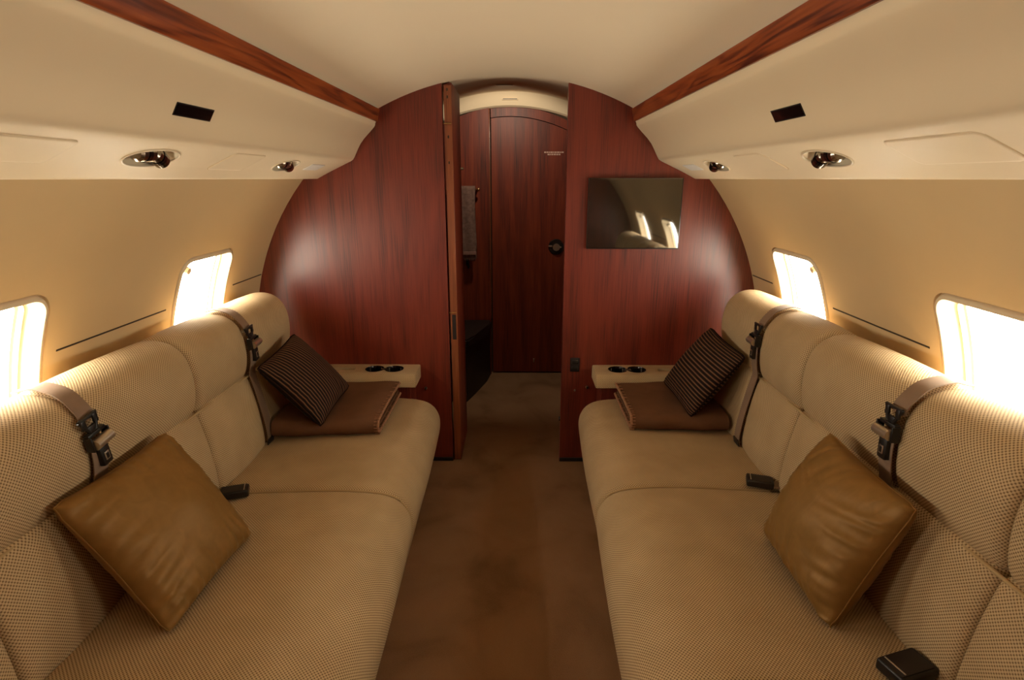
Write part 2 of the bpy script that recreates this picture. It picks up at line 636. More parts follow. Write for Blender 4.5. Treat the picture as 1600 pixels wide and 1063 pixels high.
names = {(-1, 0): ('first window on the left wall counted from the wood bulkhead, blown out white', 1),
         (-1, 1): ('second window on the left wall, cut by the left picture edge', 2),
         (-1, 2): ('third window on the left wall, beside the viewer outside the frame', 3),
         (1, 0): ('first window on the right wall counted from the wood bulkhead, blown out white', 4),
         (1, 1): ('second window on the right wall, cut by the right picture edge', 5),
         (1, 2): ('third window on the right wall, mirrored in the dark screen', 6)}
for s in (-1, 1):
    for i, yc in enumerate(WIN_Y[s]):
        lab, num = names[(s, i)]
        w = thing('window_%d' % num, wallpt(s, yc, SC), lab, 'window', kind='structure')
        prof = [(-0.005, -0.0004), (-0.003, 0.012), (0.001, 0.012), (0.0025, 0.0), (0.006, -0.004), (0.013, -0.0045), (0.019, 0.004),
                (0.024, 0.030), (0.029, 0.034), (0.034, 0.033), (0.036, 0.045), (0.044, 0.047)]
        rings = []
        for d, e in prof:
            rings.append([wallpt(s, yc + px, SC + py, e) for px, py in rr_loop(HW - d, HH - d, max(HR - d, 0.02))])
        bm = BM()
        loft(bm, rings, True, False)
        obj('window_frame', bm, 'winframe', w, recalc=True, sharp=50)
        bm = BM()
        rings = []
        for f in (1.0, 0.66, 0.33, 0.02):
            rings.append([wallpt(s, yc + px * f, SC + py * f, 0.041) for px, py in rr_loop(HW - 0.037, HH - 0.037, HR - 0.037 + 0.002)])
        V = loft(bm, rings, True, False)
        bm.faces.new(V[-1])
        obj('pane', bm, 'glass', w)
        bm = BM()
        yk = yc - HW + 0.062 + 0.02
        ak = SC + HH - 0.062
        p0, p1 = wallpt(s, yk, ak, 0.0405), wallpt(s, yk, ak, 0.026)
        cyl(bm, p0, p1, 0.008, n=12)
        cyl(bm, p1, wallpt(s, yk, ak, 0.010), 0.0155, 0.0125, n=20)
        box(bm, -0.005, 0.005, -0.004, 0.004, 0.0, 0.030, mtx=Matrix.Translation(p1))
        obj('shade_knob', bm, 'chrome', w, label='small metal shade knob')

# ceiling
bm = BM()
rings = []
for y in (YB - 0.02, D + 0.01):
    rings.append([Vector((1.233 * sin(radians(t)), y, ZC + 1.233 * cos(radians(t)))) for t in range(-32, 33, 2)])
loft(bm, rings, False, False)
ceil = obj('ceiling', bm, 'ceil', None, (0, 1.2, 1.85), 'smooth cream vaulted ceiling between the two wood strips', 'ceiling', kind='structure')

# rear wall behind the viewer
bm = BM()
n = 48
extrude_poly(bm, [(1.24 * cos(2 * pi * i / n), ZC + 1.24 * sin(2 * pi * i / n)) for i in range(n)], YB - 0.06, YB - 0.02)
obj('wall_back', bm, 'wood', None, (0, YB - 0.04, 0), 'dark wood bulkhead behind the viewer, seen mirrored in the screen', 'wall', kind='structure', sharp=20)

# front bulkhead: two veneered halves with the doorway between
wf = thing('wall_front', (0, D, 0), 'glossy red mahogany bulkhead around the doorway', 'wall', kind='structure')
for s, xe in ((-1, 0.279), (1, 0.276)):
    RB = 1.236
    t0, t1 = math.asin(xe / RB), radians(121)
    poly = [(RB * sin(t0 + (t1 - t0) * k / 40), ZC + RB * cos(t0 + (t1 - t0) * k / 40)) for k in range(41)]
    poly = [(x, max(z, 0.0)) for x, z in poly]
    poly += [(xe, 0.0)]
    bm = BM()
    extrude_poly(bm, poly, D, D + 0.035, s)
    obj('veneer_panel', bm, 'wood', wf, sharp=20)
    # added black strip for the shadow band along the foot of each half
    bm = BM()
    box(bm, s * xe, s * 1.0, D - 0.006, D - 0.0005, 0.0, 0.022, 0.002, 1)
    obj('foot_shade_strip', bm, 'black', wf)

# ------------------------------------------------------------------ vestibule behind the doorway
bm = BM()
rings = []
for y, dz in ((D, 0.0), (2.72, 0.002), (2.85, 0.016), (3.1, 0.042), (3.5, 0.084), (3.95, 0.120), (3.985, 0.121), (3.992, 0.118), (4.012, 0.036), (4.03, 0.026), (YV + 0.045, 0.024)):
    rings.append([Vector((1.233 * sin(radians(t)), y, ZC + dz + 1.233 * cos(radians(t)))) for t in range(-32, 33, 2)])
loft(bm, rings, False, False)
vc = obj('ceiling.001', bm, 'ceil', None, (0, 3.3, 1.87), 'cream vaulted ceiling of the small lavatory beyond the doorway', 'ceiling', kind='structure', sharp=25)
for (x, y, z, w) in ((-0.02, 3.40, 1.926, 0.055),):
    bm = BM()
    box(bm, x - w, x + w, y - 0.010, y + 0.010, z - 0.004, z + 0.02, 0.004, 2)
    o = obj('downlight', bm, 'ceil', vc, label='slim recessed downlight in the ceiling')
    bm = BM()
    box(bm, x - w * 0.86, x + w * 0.86, y - 0.006, y + 0.006, z - 0.0055, z, 0.002, 1)
    obj('lamp_slot', bm, 'black', o)
bm = BM()
box(bm, -0.05, 0.055, 3.993, 4.004, 1.918, 1.930, 0.003, 2)
o = obj('header_slot', bm, 'ceil', vc, label='slim slot in the cream header above the far door')
bm = BM()
box(bm, -0.044, 0.049, 3.9915, 4.0, 1.9225, 1.9275, 0.001, 1)
obj('slot_opening', bm, 'black', o)
for s in (-1, 1):
    bm = BM()
    box(bm, s * 0.60, s * 0.63, D + 0.035, YV + 0.05, 0.0, 1.80)
    obj('wall_vestibule_left' if s < 0 else 'wall_vestibule_right', bm, 'wood_door', None, (s * 0.61, 3.4, 0),
        'dark wood side wall of the lavatory, %s of the doorway' % ('left' if s < 0 else 'right'), 'wall', kind='structure')


ld = bpy.data.lights.new('downlight_lamp', 'SPOT')
ld.energy = LAMP_W
ld.color = (1.0, 0.84, 0.62)
ld.spot_size = radians(116)
ld.spot_blend = 0.35
ld.shadow_soft_size = 0.03
lo = bpy.data.objects.new('downlight_lamp', ld)
COL.objects.link(lo)
lo.location = (-0.02, 3.42, 1.912)
lo.rotation_euler = (radians(46), 0, 0)


def arch(x, top):
    return top - 0.58 * x * x


def arch_panel(x0, x1, top, y0, y1, zb=0.0, n=14):
    bm = BM()
    poly = [(x0 + (x1 - x0) * k / n, arch(x0 + (x1 - x0) * k / n, top)) for k in range(n + 1)]
    if isinstance(zb, float):
        poly += [(x1, zb), (x0, zb)]
    else:
        poly += [(x1 + (x0 - x1) * k / n, zb[0] - 0.58 * (x1 + (x0 - x1) * k / n) ** 2) for k in range(n + 1)]
    extrude_poly(bm, poly, y0, y1)
    return bm


wv = thing('wall_far', (0, YV, 0), 'reddish wood end wall of the lavatory seen through the doorway', 'wall', kind='structure')
obj('wall_panel', arch_panel(-0.60, -0.140, 1.885, YV - 0.03, YV + 0.03), 'wood_door', wv, sharp=20)
bm = BM()
box(bm, -0.66, 0.66, YV + 0.031, YV + 0.07, 0.0, 2.0)
obj('backing_panel', bm, 'groove', wv)
obj('door_header', arch_panel(-0.128, 0.60, 1.885, YV - 0.004, YV + 0.035, (1.825,)), 'wood_door', wv, sharp=20)
obj('wall_panel', arch_panel(0.456, 0.60, 1.82, YV - 0.002, YV + 0.03), 'wood_door', wv, sharp=20)
bm = BM()
box(bm, -0.1405, -0.1335, YV - 0.036, YV + 0.03, 0.43, 1.87, 0.002, 2)
obj('edge_strip', bm, 'wood_edge', wv, label='lighter rounded wood edge strip')

d1 = thing('door_1', (0.14, YV, 0), 'closed arched dark wood door at the far end of the lavatory', 'door', kind='structure')
obj('door_leaf', arch_panel(-0.126, 0.45, 1.820, YV, YV + 0.03, 0.012), 'wood_door', d1, sharp=20)
kx, kz = 0.330, 0.953
bm = BM()
cyl(bm, (kx, YV, kz), (kx, YV - 0.008, kz), 0.056, 0.052, 28)
knob = obj('knob', bm, 'black', d1, label='round black door knob with a metal spindle')
bm = BM()
cyl(bm, (kx, YV - 0.008, kz), (kx, YV - 0.03, kz), 0.022, 0.026, 20)
cyl(bm, (kx - 0.03, YV - 0.012, kz + 0.004), (kx - 0.055, YV - 0.016, kz + 0.006), 0.008, 0.006, 10)
cyl(bm, (kx + 0.026, YV - 0.012, kz - 0.002), (kx + 0.036, YV - 0.014, kz - 0.002), 0.006, 0.005, 10)
obj('spindle', bm, 'chrome', knob)
bm = BM()
random.seed(9)
for z, x0, x1 in ((1.594, 0.235, 0.368), (1.580, 0.258, 0.346)):
    x = x0
    while x < x1:
        w = random.uniform(0.006, 0.020)
        box(bm, x, min(x + w, x1), YV - 0.0012, YV + 0.001, z - 0.0045, z + 0.0045)
        x += w + 0.003
obj('door_notice', bm, 'print', d1, label='two short lines of small silver lettering')
bm = BM()
box(bm, 0.175, 0.183, YV - 0.004, YV, 0.085, 0.115, 0.0015, 1)
obj('floor_catch', bm, 'chrome', d1)

# the open door folded back on its hinges
d2 = thing('door_2', (-0.255, D, 0), 'open hinged wood door folded back beside the doorway, edge facing the viewer', 'door', kind='structure')
bm = BM()
poly = [(-0.2705, 0.006), (-0.236, 0.006), (-0.236, 1.823), (-0.2705, 1.815)]
extrude_poly(bm, poly, D + 0.004, 3.02)
obj('door_leaf', bm, 'wood_door', d2)
bm = BM()
box(bm, -0.2700, -0.2365, D + 0.0005, D + 0.0042, 0.008, 1.812, 0.001, 1)
edge = obj('door_edge', bm, 'wood_edge', d2, label='lighter orange wood door edge')
for z in (1.795, 1.765, 1.60, 1.49):
    bm = BM()
    box(bm, -0.258, -0.252, D - 0.0006, D + 0.003, z - 0.006, z + 0.006, 0.001, 1)
    obj('strike_slot', bm, 'black', edge)
for z in (1.655, 0.795):
    bm = BM()
    cyl(bm, (-0.275, D - 0.002, z), (-0.240, D - 0.002, z), 0.0032, n=10)
    obj('hinge_pin', bm, 'gold', d2, label='small brass hinge pin')
bm = BM()
box(bm, -0.262, -0.244, D - 0.0008, D + 0.003, 0.66, 0.785, 0.001, 1)
obj('latch_plate', bm, 'dark', d2, label='dark latch plate in the door edge')
bm = BM()
cyl(bm, (-0.2365, 3.00, 1.47), (-0.222, 3.00, 1.47), 0.008, 0.006, 12)
obj('bumper_stud', bm, 'chrome', d2)

# lavatory bench behind the open door
bn = thing('lavatory_bench', (-0.40, 3.7, 0), 'low dark bench seat in the shadow of the lavatory behind the open door', 'bench')
bm = BM()
A = [(-0.595, 3.47), (-0.275, 3.47), (-0.235, 3.60), (-0.165, 3.86), (-0.145, YV - 0.035), (-0.595, YV - 0.035)]
lo = [bm.verts.new((x, y, 0.0)) for x, y in A]
hi = [bm.verts.new((x - 0.0, y, 0.36)) for x, y in A]
for i in range(6):
    bm.faces.new((lo[i], lo[(i + 1) % 6], hi[(i + 1) % 6], hi[i]))
bm.faces.new(lo[::-1])
bm.faces.new(hi)
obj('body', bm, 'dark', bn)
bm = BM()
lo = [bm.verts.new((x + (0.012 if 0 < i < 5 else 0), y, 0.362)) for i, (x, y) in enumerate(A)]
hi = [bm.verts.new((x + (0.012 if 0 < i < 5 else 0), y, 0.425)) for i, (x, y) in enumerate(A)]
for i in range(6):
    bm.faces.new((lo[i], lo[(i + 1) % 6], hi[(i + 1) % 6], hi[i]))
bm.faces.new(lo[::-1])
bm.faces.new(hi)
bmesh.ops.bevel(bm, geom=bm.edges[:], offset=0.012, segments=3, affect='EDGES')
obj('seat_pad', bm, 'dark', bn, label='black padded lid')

# towel on its rail
rail = thing('towel_rail', (-0.35, YV - 0.04, 1.35), 'small brass towel rail on the lavatory wall, its end showing beside the towel', 'rail')
bm = BM()
tube(bm, [(-0.50, 3.955, 1.350), (-0.232, 3.955, 1.350)], 0.008, 10)
obj('bar', bm, 'gold', rail)
bm = BM()
tube(bm, [(-0.225, YV - 0.031, 1.350), (-0.225, 3.97, 1.350), (-0.218, 3.955, 1.350)], 0.008, 10)
bmesh.ops.create_uvsphere(bm, u_segments=12, v_segments=8, radius=0.0125, matrix=Matrix.Translation((-0.212, 3.953, 1.350)))
obj('bracket', bm, 'gold', rail)
tw = thing('hand_towel', (-0.30, 3.955, 0.88), 'brown terry hand towel hanging over the brass rail', 'towel')
bm = BM()
prof = [(3.985, 0.93), (3.985, 1.30), (3.978, 1.352), (3.962, 1.372), (3.945, 1.370), (3.932, 1.345), (3.928, 1.2), (3.926, 1.0), (3.924, 0.885)]
P = smooth_open([Vector((a, c)) for a, c in prof], 5)
rings = []
nx = 14
for i in range(nx + 1):
    x = -0.40 + (0.166) * i / nx
    rings.append([Vector((x + 0.004 * sin(9 * p.y) * (i / nx), p.x + 0.004 * sin(x * 90 + p.y * 4) - 0.0, p.y)) for p in P])
loft(bm, rings, False, False)
cl = obj('towel_cloth', bm, 'towel', tw)
sm = cl.modifiers.new('thick', 'SOLIDIFY')
sm.thickness = 0.012
bm = BM()
box(bm, -0.402, -0.232, 3.912, 3.921, 0.912, 0.935, 0.002, 1)
obj('hem_band', bm, 'towel_band', tw)
bm = BM()
for i in range(16):
    x = -0.40 + 0.163 * i / 15
    cyl(bm, (x, 3.922, 0.888), (x + random.uniform(-.003, .003), 3.922, 0.872), 0.0022, 0.001, 5)
obj('fringe', bm, 'towel_band', tw)
hk = thing('robe_hook', (-0.30, YV - 0.031, 0.85), 'small dark hook on the lavatory wall just below the towel', 'hook')
bm = BM()
box(bm, -0.312, -0.292, YV - 0.037, YV - 0.031, 0.825, 0.87, 0.002, 1)
obj('back_plate', bm, 'black', hk)
bm = BM()
tube(bm, [(-0.302, YV - 0.035, 0.845), (-0.300, YV - 0.06, 0.835), (-0.292, YV - 0.075, 0.81), (-0.285, YV - 0.08, 0.83)], 0.005, 8)
obj('prong', bm, 'black', hk)

# ------------------------------------------------------------------ bulkhead fittings
tv = thing('wall_screen', (0.588, D - 0.01, 1.265), 'flat dark wall-mounted screen reflecting the windows, on the right of the bulkhead', 'screen')
bm = BM()
box(bm, 0.375, 0.802, D - 0.022, D - 0.0005, 1.106, 1.424, 0.003, 2)
obj('bezel', bm, 'black', tv)
bm = BM()
box(bm, 0.376, 0.797, D - 0.0245, D - 0.0215, 1.1105, 1.4235, 0.001, 1)
obj('display', bm, 'screen', tv)

sw = thing('switch_plate', (0.341, D, 0.53), 'small dark double rocker switch on the bulkhead right of the doorway', 'switch')
bm = BM()
box(bm, 0.318, 0.364, D - 0.005, D - 0.0005, 0.495, 0.568, 0.003, 2)
obj('plate', bm, 'dark', sw)
for z in (0.547, 0.516):
    bm = BM()
    box(bm, 0.325, 0.357, D - 0.011, D - 0.004, z - 0.010, z + 0.010, 0.003, 2)
    obj('rocker', bm, 'black', sw)
bm = BM()
cyl(bm, (0.345, D - 0.0005, 0.396), (0.345, D - 0.006, 0.396), 0.0055, 0.0045, 12)
obj('panel_screw', bm, 'chrome', None, (0.345, D, 0.396), 'tiny chrome screw head under the rocker switch on the bulkhead', 'screw')
for s, x, z in ((-1, -0.455, 0.405), (1, 0.447, 0.413)):
    hk = thing('coat_hook', (x, D, z), 'tiny dark chrome hook on the bulkhead under the %s armrest end' % ('left' if s < 0 else 'right'), 'hook')
    x = s * 0.405
    bm = BM()
    cyl(bm, (x, D - 0.0005, z), (x, D - 0.004, z), 0.008, n=14)
    obj('base', bm, 'chrome', hk)
    bm = BM()
    tube(bm, [(x, D - 0.004, z), (x, D - 0.016, z - 0.004), (x - s * 0.002, D - 0.02, z + 0.008)], 0.003, 8)
    obj('prong', bm, 'black', hk)
bm = BM()
cyl(bm, (0.2755, D + 0.012, 0.235), (0.268, D + 0.012, 0.235), 0.013, 0.010, 14)
obj('door_stop', bm, 'black', None, (0.27, D + 0.012, 0.235), 'small black rubber stop low on the right edge of the doorway', 'door stop')

# ------------------------------------------------------------------ overhead bins
BIN_FACE = [(.574, 1.664), (.5775, 1.656), (.579, 1.648), (.584, 1.6405), (.594, 1.630), (.612, 1.612), (.632, 1.592), (.649, 1.571), (.662, 1.549), (.673, 1.528),
            (.681, 1.513), (.688, 1.503), (.698, 1.4965), (.715, 1.4885), (.740, 1.477), (.770, 1.463), (.800, 1.449), (.830, 1.434), (.852, 1.4225), (.858, 1.4198)]
TB = Vector((.858 - .700, 1.4205 - 1.496)).normalized()      # down the bottom face, in (u,z)
NB = Vector((TB.y, -TB.x))                                    # out of the face, into the cabin (down, inboard)


def bot(u):
    for (a, za), (c, zc) in zip(BIN_FACE, BIN_FACE[1:]):
        if a <= u <= c:
            return za + (zc - za) * (u - a) / (c - a)


LIGHT_Y = {-1: (1.32, 2.08), 1: (1.37, 2.12)}
for s in (-1, 1):
    side = 'left' if s < 0 else 'right'
    b_ = thing('overhead_bin', (s * 0.75, 1.2, 1.42), 'long cream overhead bin with a wood strip, running along the %s side' % side, 'bin', 'overhead bins')
    poly = BIN_FACE + [(.928, 1.4185), (.98, 1.42), (.90, 1.55), (.75, 1.655), (.60, 1.72), (.585, 1.70)]
    bm = BM()
    extrude_poly(bm, poly, YB, D - 0.001, s)
    body = obj('body', bm, 'shell', b_, sharp=28)
    cutters = []
    for k, y in enumerate(LIGHT_Y[s]):
        c0 = Vector((s * 0.766, y, bot(0.766)))
        bmc = BM()
        mt = Matrix.Translation(c0) @ Matrix(((s * TB.x, 0, s * NB.x), (0, 1, 0), (TB.y, 0, NB.y))).to_4x4() @ Matrix.Diagonal((0.040, 0.090, 0.040, 1))
        bmesh.ops.create_uvsphere(bmc, u_segments=32, v_segments=16, radius=1.0, matrix=mt)
        cutters.append(obj('cutter', bmc, 'shell'))
    cut(body, cutters)
    # figured wood strip
    bm = BM()
    extrude_poly(bm, [(.5535, 1.7145), (.556, 1.7165), (.60, 1.719), (.60, 1.666), (.568, 1.6635), (.5655, 1.666)], YB, D - 0.0015, s)
    obj('wood_strip', bm, 'wood_trim', b_, label='figured orange-brown wood strip')
    # black sign displays
    u0, z0, u1, z1 = .6485, 1.5735, .6635, 1.5485
    t = Vector((u1 - u0, z1 - z0)).normalized()
    nn = Vector((t.y, -t.x))
    ya, yb = {-1: (1.245, 1.393), 1: (1.279, 1.424)}[s]
    for nm, mt_, m0, pad, o0, o1 in (('sign_bezel', 'black', 0.0, 0.0, -0.004, 0.002), ('sign_glass', 'blackgloss', 0.0, 0.003, 0.0, 0.003)):
        bm = BM()
        pts = []
        for uu, oo in ((pad, o0), ((Vector((u1 - u0, z1 - z0)).length - pad), o0), ((Vector((u1 - u0, z1 - z0)).length - pad), o1), (pad, o1)):
            q = Vector((u0, z0)) + t * uu + nn * oo
            pts.append((q.x, q.y))
        extrude_poly(bm, pts, ya + pad, yb - pad, s)
        obj(nm, bm, mt_, b_, label='small black lit-sign panel, unlit' if nm == 'sign_bezel' else None)
    # hatch covers: thin raised plates with rounded corners
    hatches = {-1: [(0.80, 1.055, .722, .800), (1.615, 1.815, .716, .806)], 1: [(0.87, 1.100, .720, .805), (1.63, 1.835, .716, .806)]}[s]
    for y0, y1, ua, ub in hatches:
        pc = Vector(((ua + ub) / 2, bot((ua + ub) / 2)))
        hl = (ub - ua) / 2 / TB.x
        bm = BM()
        rings = []
        for d, e in ((0.0, -0.001), (0.0, 0.0012), (0.0012, 0.0022), (0.006, 0.0024)):
            ring = []
            for px, py in rr_loop((y1 - y0) / 2 - d, hl - d, 0.016 - d, 5):
                q = pc + TB * py + NB * e
                ring.append(Vector((s * q.x, (y0 + y1) / 2 + px, q.y)))
            rings.append(ring)
        V = loft(bm, rings, True, False)
        bm.faces.new(V[-1])
        obj('hatch_cover', bm, 'shell', b_, sharp=60)
        bm = BM()
        rings = []
        for d, e in ((-0.0022, -0.0005), (-0.0022, 0.0004), (0.001, 0.0004), (0.001, -0.0005)):
            ring = []
            for px, py in rr_loop((y1 - y0) / 2 - d, hl - d, 0.016 - d, 5):
                q = pc + TB * py + NB * e
                ring.append(Vector((s * q.x, (y0 + y1) / 2 + px, q.y)))
            rings.append(ring)
        loft(bm, rings, True, False)
        obj('hatch_gap', bm, 'wall', b_)
    # frosted courtesy-light lens near the bulkhead
    y0, y1 = {-1: (2.29, 2.44), 1: (2.32, 2.48)}[s]
    bm = BM()
    rings = []
    for d, e in ((0.0, -0.001), (0.0, 0.001), (0.002, 0.0025)):
        rings.append([Vector((s * (0.766 + (TB * py + NB * e).x), (y0 + y1) / 2 + px, bot(0.766) + (TB * py + NB * e).y)) for px, py in rr_loop((y1 - y0) / 2 - d, 0.024 - d, 0.006, 4)])
    V = loft(bm, rings, True, False)
    bm.faces.new(V[-1])
    obj('light_lens', bm, 'lens', b_, label='flat white frosted light lens')
    # reading lights
    for k, y in enumerate(LIGHT_Y[s]):
        c0 = Vector((s * 0.766, y, bot(0.766)))
        where = ('nearer the viewer' if k == 0 else 'close to the bulkhead')
        rl = thing('reading_light', c0, 'recessed twin reading light under the %s bin, %s' % (side, where), 'light', 'reading lights under the bins')

        def loc(a, yy, e):
            q = TB * a + NB * e
            return c0 + Vector((s * q.x, yy, q.y))
        bm = BM()
        ring = [loc(0.0405 * sin(2 * pi * i / 48), 0.0905 * cos(2 * pi * i / 48), 0.0) for i in range(48)]
        tube(bm, ring, 0.0028, 8, closed=True)
        obj('bezel', bm, 'winframe', rl)
        for j in (-1, 1):
            tilt = 0.35 if j > 0 else -0.25
            pa = loc(-0.004, j * 0.029 - 0.022, -0.010 - 0.002 * j)
            pb = loc(0.004 + 0.008 * j, j * 0.029 + 0.022, -0.006 + 0.004 * j)
            bm = BM()
            cyl(bm, pa, pb, 0.0185, 0.0195, 24)
            dv = (pb - pa).normalized()
            cyl(bm, pa - dv * 0.005, pa, 0.013, 0.0185, 24)
            hd = obj('lamp_head', bm, 'lamp_metal', rl, label='chrome lamp barrel')
            bm = BM()
            cyl(bm, pb, pb + dv * 0.004, 0.0185, 0.015, 24)
            cyl(bm, (pa + pb) / 2 - dv * 0.006, (pa + pb) / 2 + dv * 0.006, 0.0204, 0.0204, 24)
            obj('black_collar', bm, 'blackgloss', hd, label='gloss black lamp collar')

# ------------------------------------------------------------------ armrest consoles at the bulkhead
for s in (-1, 1):
    side = 'left' if s < 0 else 'right'
    ar = thing('armrest_console', (s * 0.75, 2.57, 0), 'wood console with padded beige top and two cup holders, behind the %s sofa' % side, 'armrest', 'armrest consoles')
    bm = BM()
    box(bm, s * 0.455, s * 1.03, 2.520, D - 0.001, 0.0, 0.463, 0.002, 1)
    obj('body', bm, 'wood', ar)
    xo = 0.427
    P = [(2.503, 0.468), (2.514, 0.462), (2.658, 0.462), (2.658, 0.531), (2.540, 0.531), (2.522, 0.528), (2.511, 0.516), (2.505, 0.495)]
    rings = []
    uvs = []
    L = [0]
    for i in range(len(P)):
        L.append(L[-1] + (Vector(P[(i + 1) % 8]) - Vector(P[i])).length)
    for x, ins in ((xo, .006), (xo + .002, .002), (xo + .006, 0), (1.10, 0)):
        rings.append([Vector((s * x, min(max(y + (ins if y < 2.6 else -ins * 0), 2.5), 2.658), z + (ins if z < .5 else -ins))) for y, z in P])
        uvs.append([(x, l) for l in L])
    bm = BM()
    loft(bm, rings, True, True, uvs)
    pad = obj('armrest_pad', bm, 'fabric', ar, label='padded beige woven top')
    cs = {-1: (0.543, 0.637), 1: (0.541, 0.632)}[s]
    cutters = []
    for cx in cs:
        bmc = BM()
        cyl(bmc, (s * cx, 2.588, 0.478), (s * cx, 2.588, 0.56), 0.0455, n=40)
        cutters.append(obj('cutter', bmc, 'black'))
    bmc = BM()
    box(bmc, s * 0.575, s * 0.605, 2.574, 2.602, 0.478, 0.56)
    cutters.append(obj('cutter', bmc, 'black'))
    bmc = BM()
    box(bmc, s * 0.735, s * 0.98, 2.569, 2.607, 0.495, 0.56)
    cutters.append(obj('cutter', bmc, 'black'))
    cut(pad, cutters)
    for cx in cs:
        bm = BM()
        rings = []
        for r_, z in ((0.0458, 0.5325), (0.0438, 0.5335), (0.0425, 0.531), (0.0415, 0.484), (0.036, 0.481), (0.001, 0.481)):
            rings.append([Vector((s * (cx + r_ * cos(2 * pi * i / 36)), 2.588 + r_ * sin(2 * pi * i / 36), z)) for i in range(36)])
        loft(bm, rings, True, False)
        # open the side that faces its twin
        other = cs[0] + cs[1] - cx
        kill = [f for f in bm.faces if (f.calc_center_median().x * s - cx) * (1 if other > cx else -1) > 0.0395 and f.calc_center_median().z > 0.484]
        bmesh.ops.delete(bm, geom=kill, context='FACES')
        cup = obj('cup_holder', bm, 'blackgloss', ar, label='black round cup holder')
        for q in (0.7, 2.3):
            bm = BM()
            box(bm, s * (cx + 0.0385 * cos(q)) - 0.002, s * (cx + 0.0385 * cos(q)) + 0.002, 2.588 + 0.0385 * sin(q) - 0.002, 2.588 + 0.0385 * sin(q) + 0.002, 0.490, 0.527, 0.001, 1)
            obj('spring_clip', bm, 'chrome', cup)
    bm = BM()
    box(bm, s * 0.574, s * 0.606, 2.5755, 2.6005, 0.500, 0.5315, 0.001, 1)
    obj('cup_bridge', bm, 'black', ar)
    bm = BM()
    box(bm, s * 0.737, s * 0.978, 2.572, 2.604, 0.496, 0.512, 0.001, 1)
    obj('table_slot', bm, 'dark', ar, label='narrow dark slot for a folding table')

# ------------------------------------------------------------------ sofas
ROLL = [(.966, .712), (.951, .75), (.945, .80), (.948, .85), (.963, .898), (.996, .933), (1.04, .948), (1.09, .945), (1.128, .925), (1.150, .88), (1.150, .80), (1.125, .73), (1.05, .70), (.99, .698)]
BACK = [(.975, .712), (.957, .698), (.944, .65), (.931, .58), (.922, .50), (.921, .445), (.932, .418), (1.0, .405), (1.06, .45), (1.075, .58), (1.06, .69), (1.02, .715)]
SEAT = [(.985, .26), (.985, .38), (.955, .414), (.90, .420), (.75, .428), (.58, .434), (.45, .431), (.37, .419), (.325, .392), (.301, .350), (.296, .305), (.304, .25), (.322, .19), (.345, .165), (.50, .16), (.80, .16)]
BASE = [(.352, .20), (.357, .10), (.366, .004), (.372, .0), (1.0, .0), (1.0, .15), (.98, .24), (.40, .24)]


def front_shift(s):
    def f(y, u):
        if u > 0.75:
            return 0.0
        w = min(1.0, (0.75 - u) / 0.3)
        return w * ((-0.012 + (y - 1.0) * 0.017) if s < 0 else (0.008 + (y - 1.0) * 0.028))
    return f


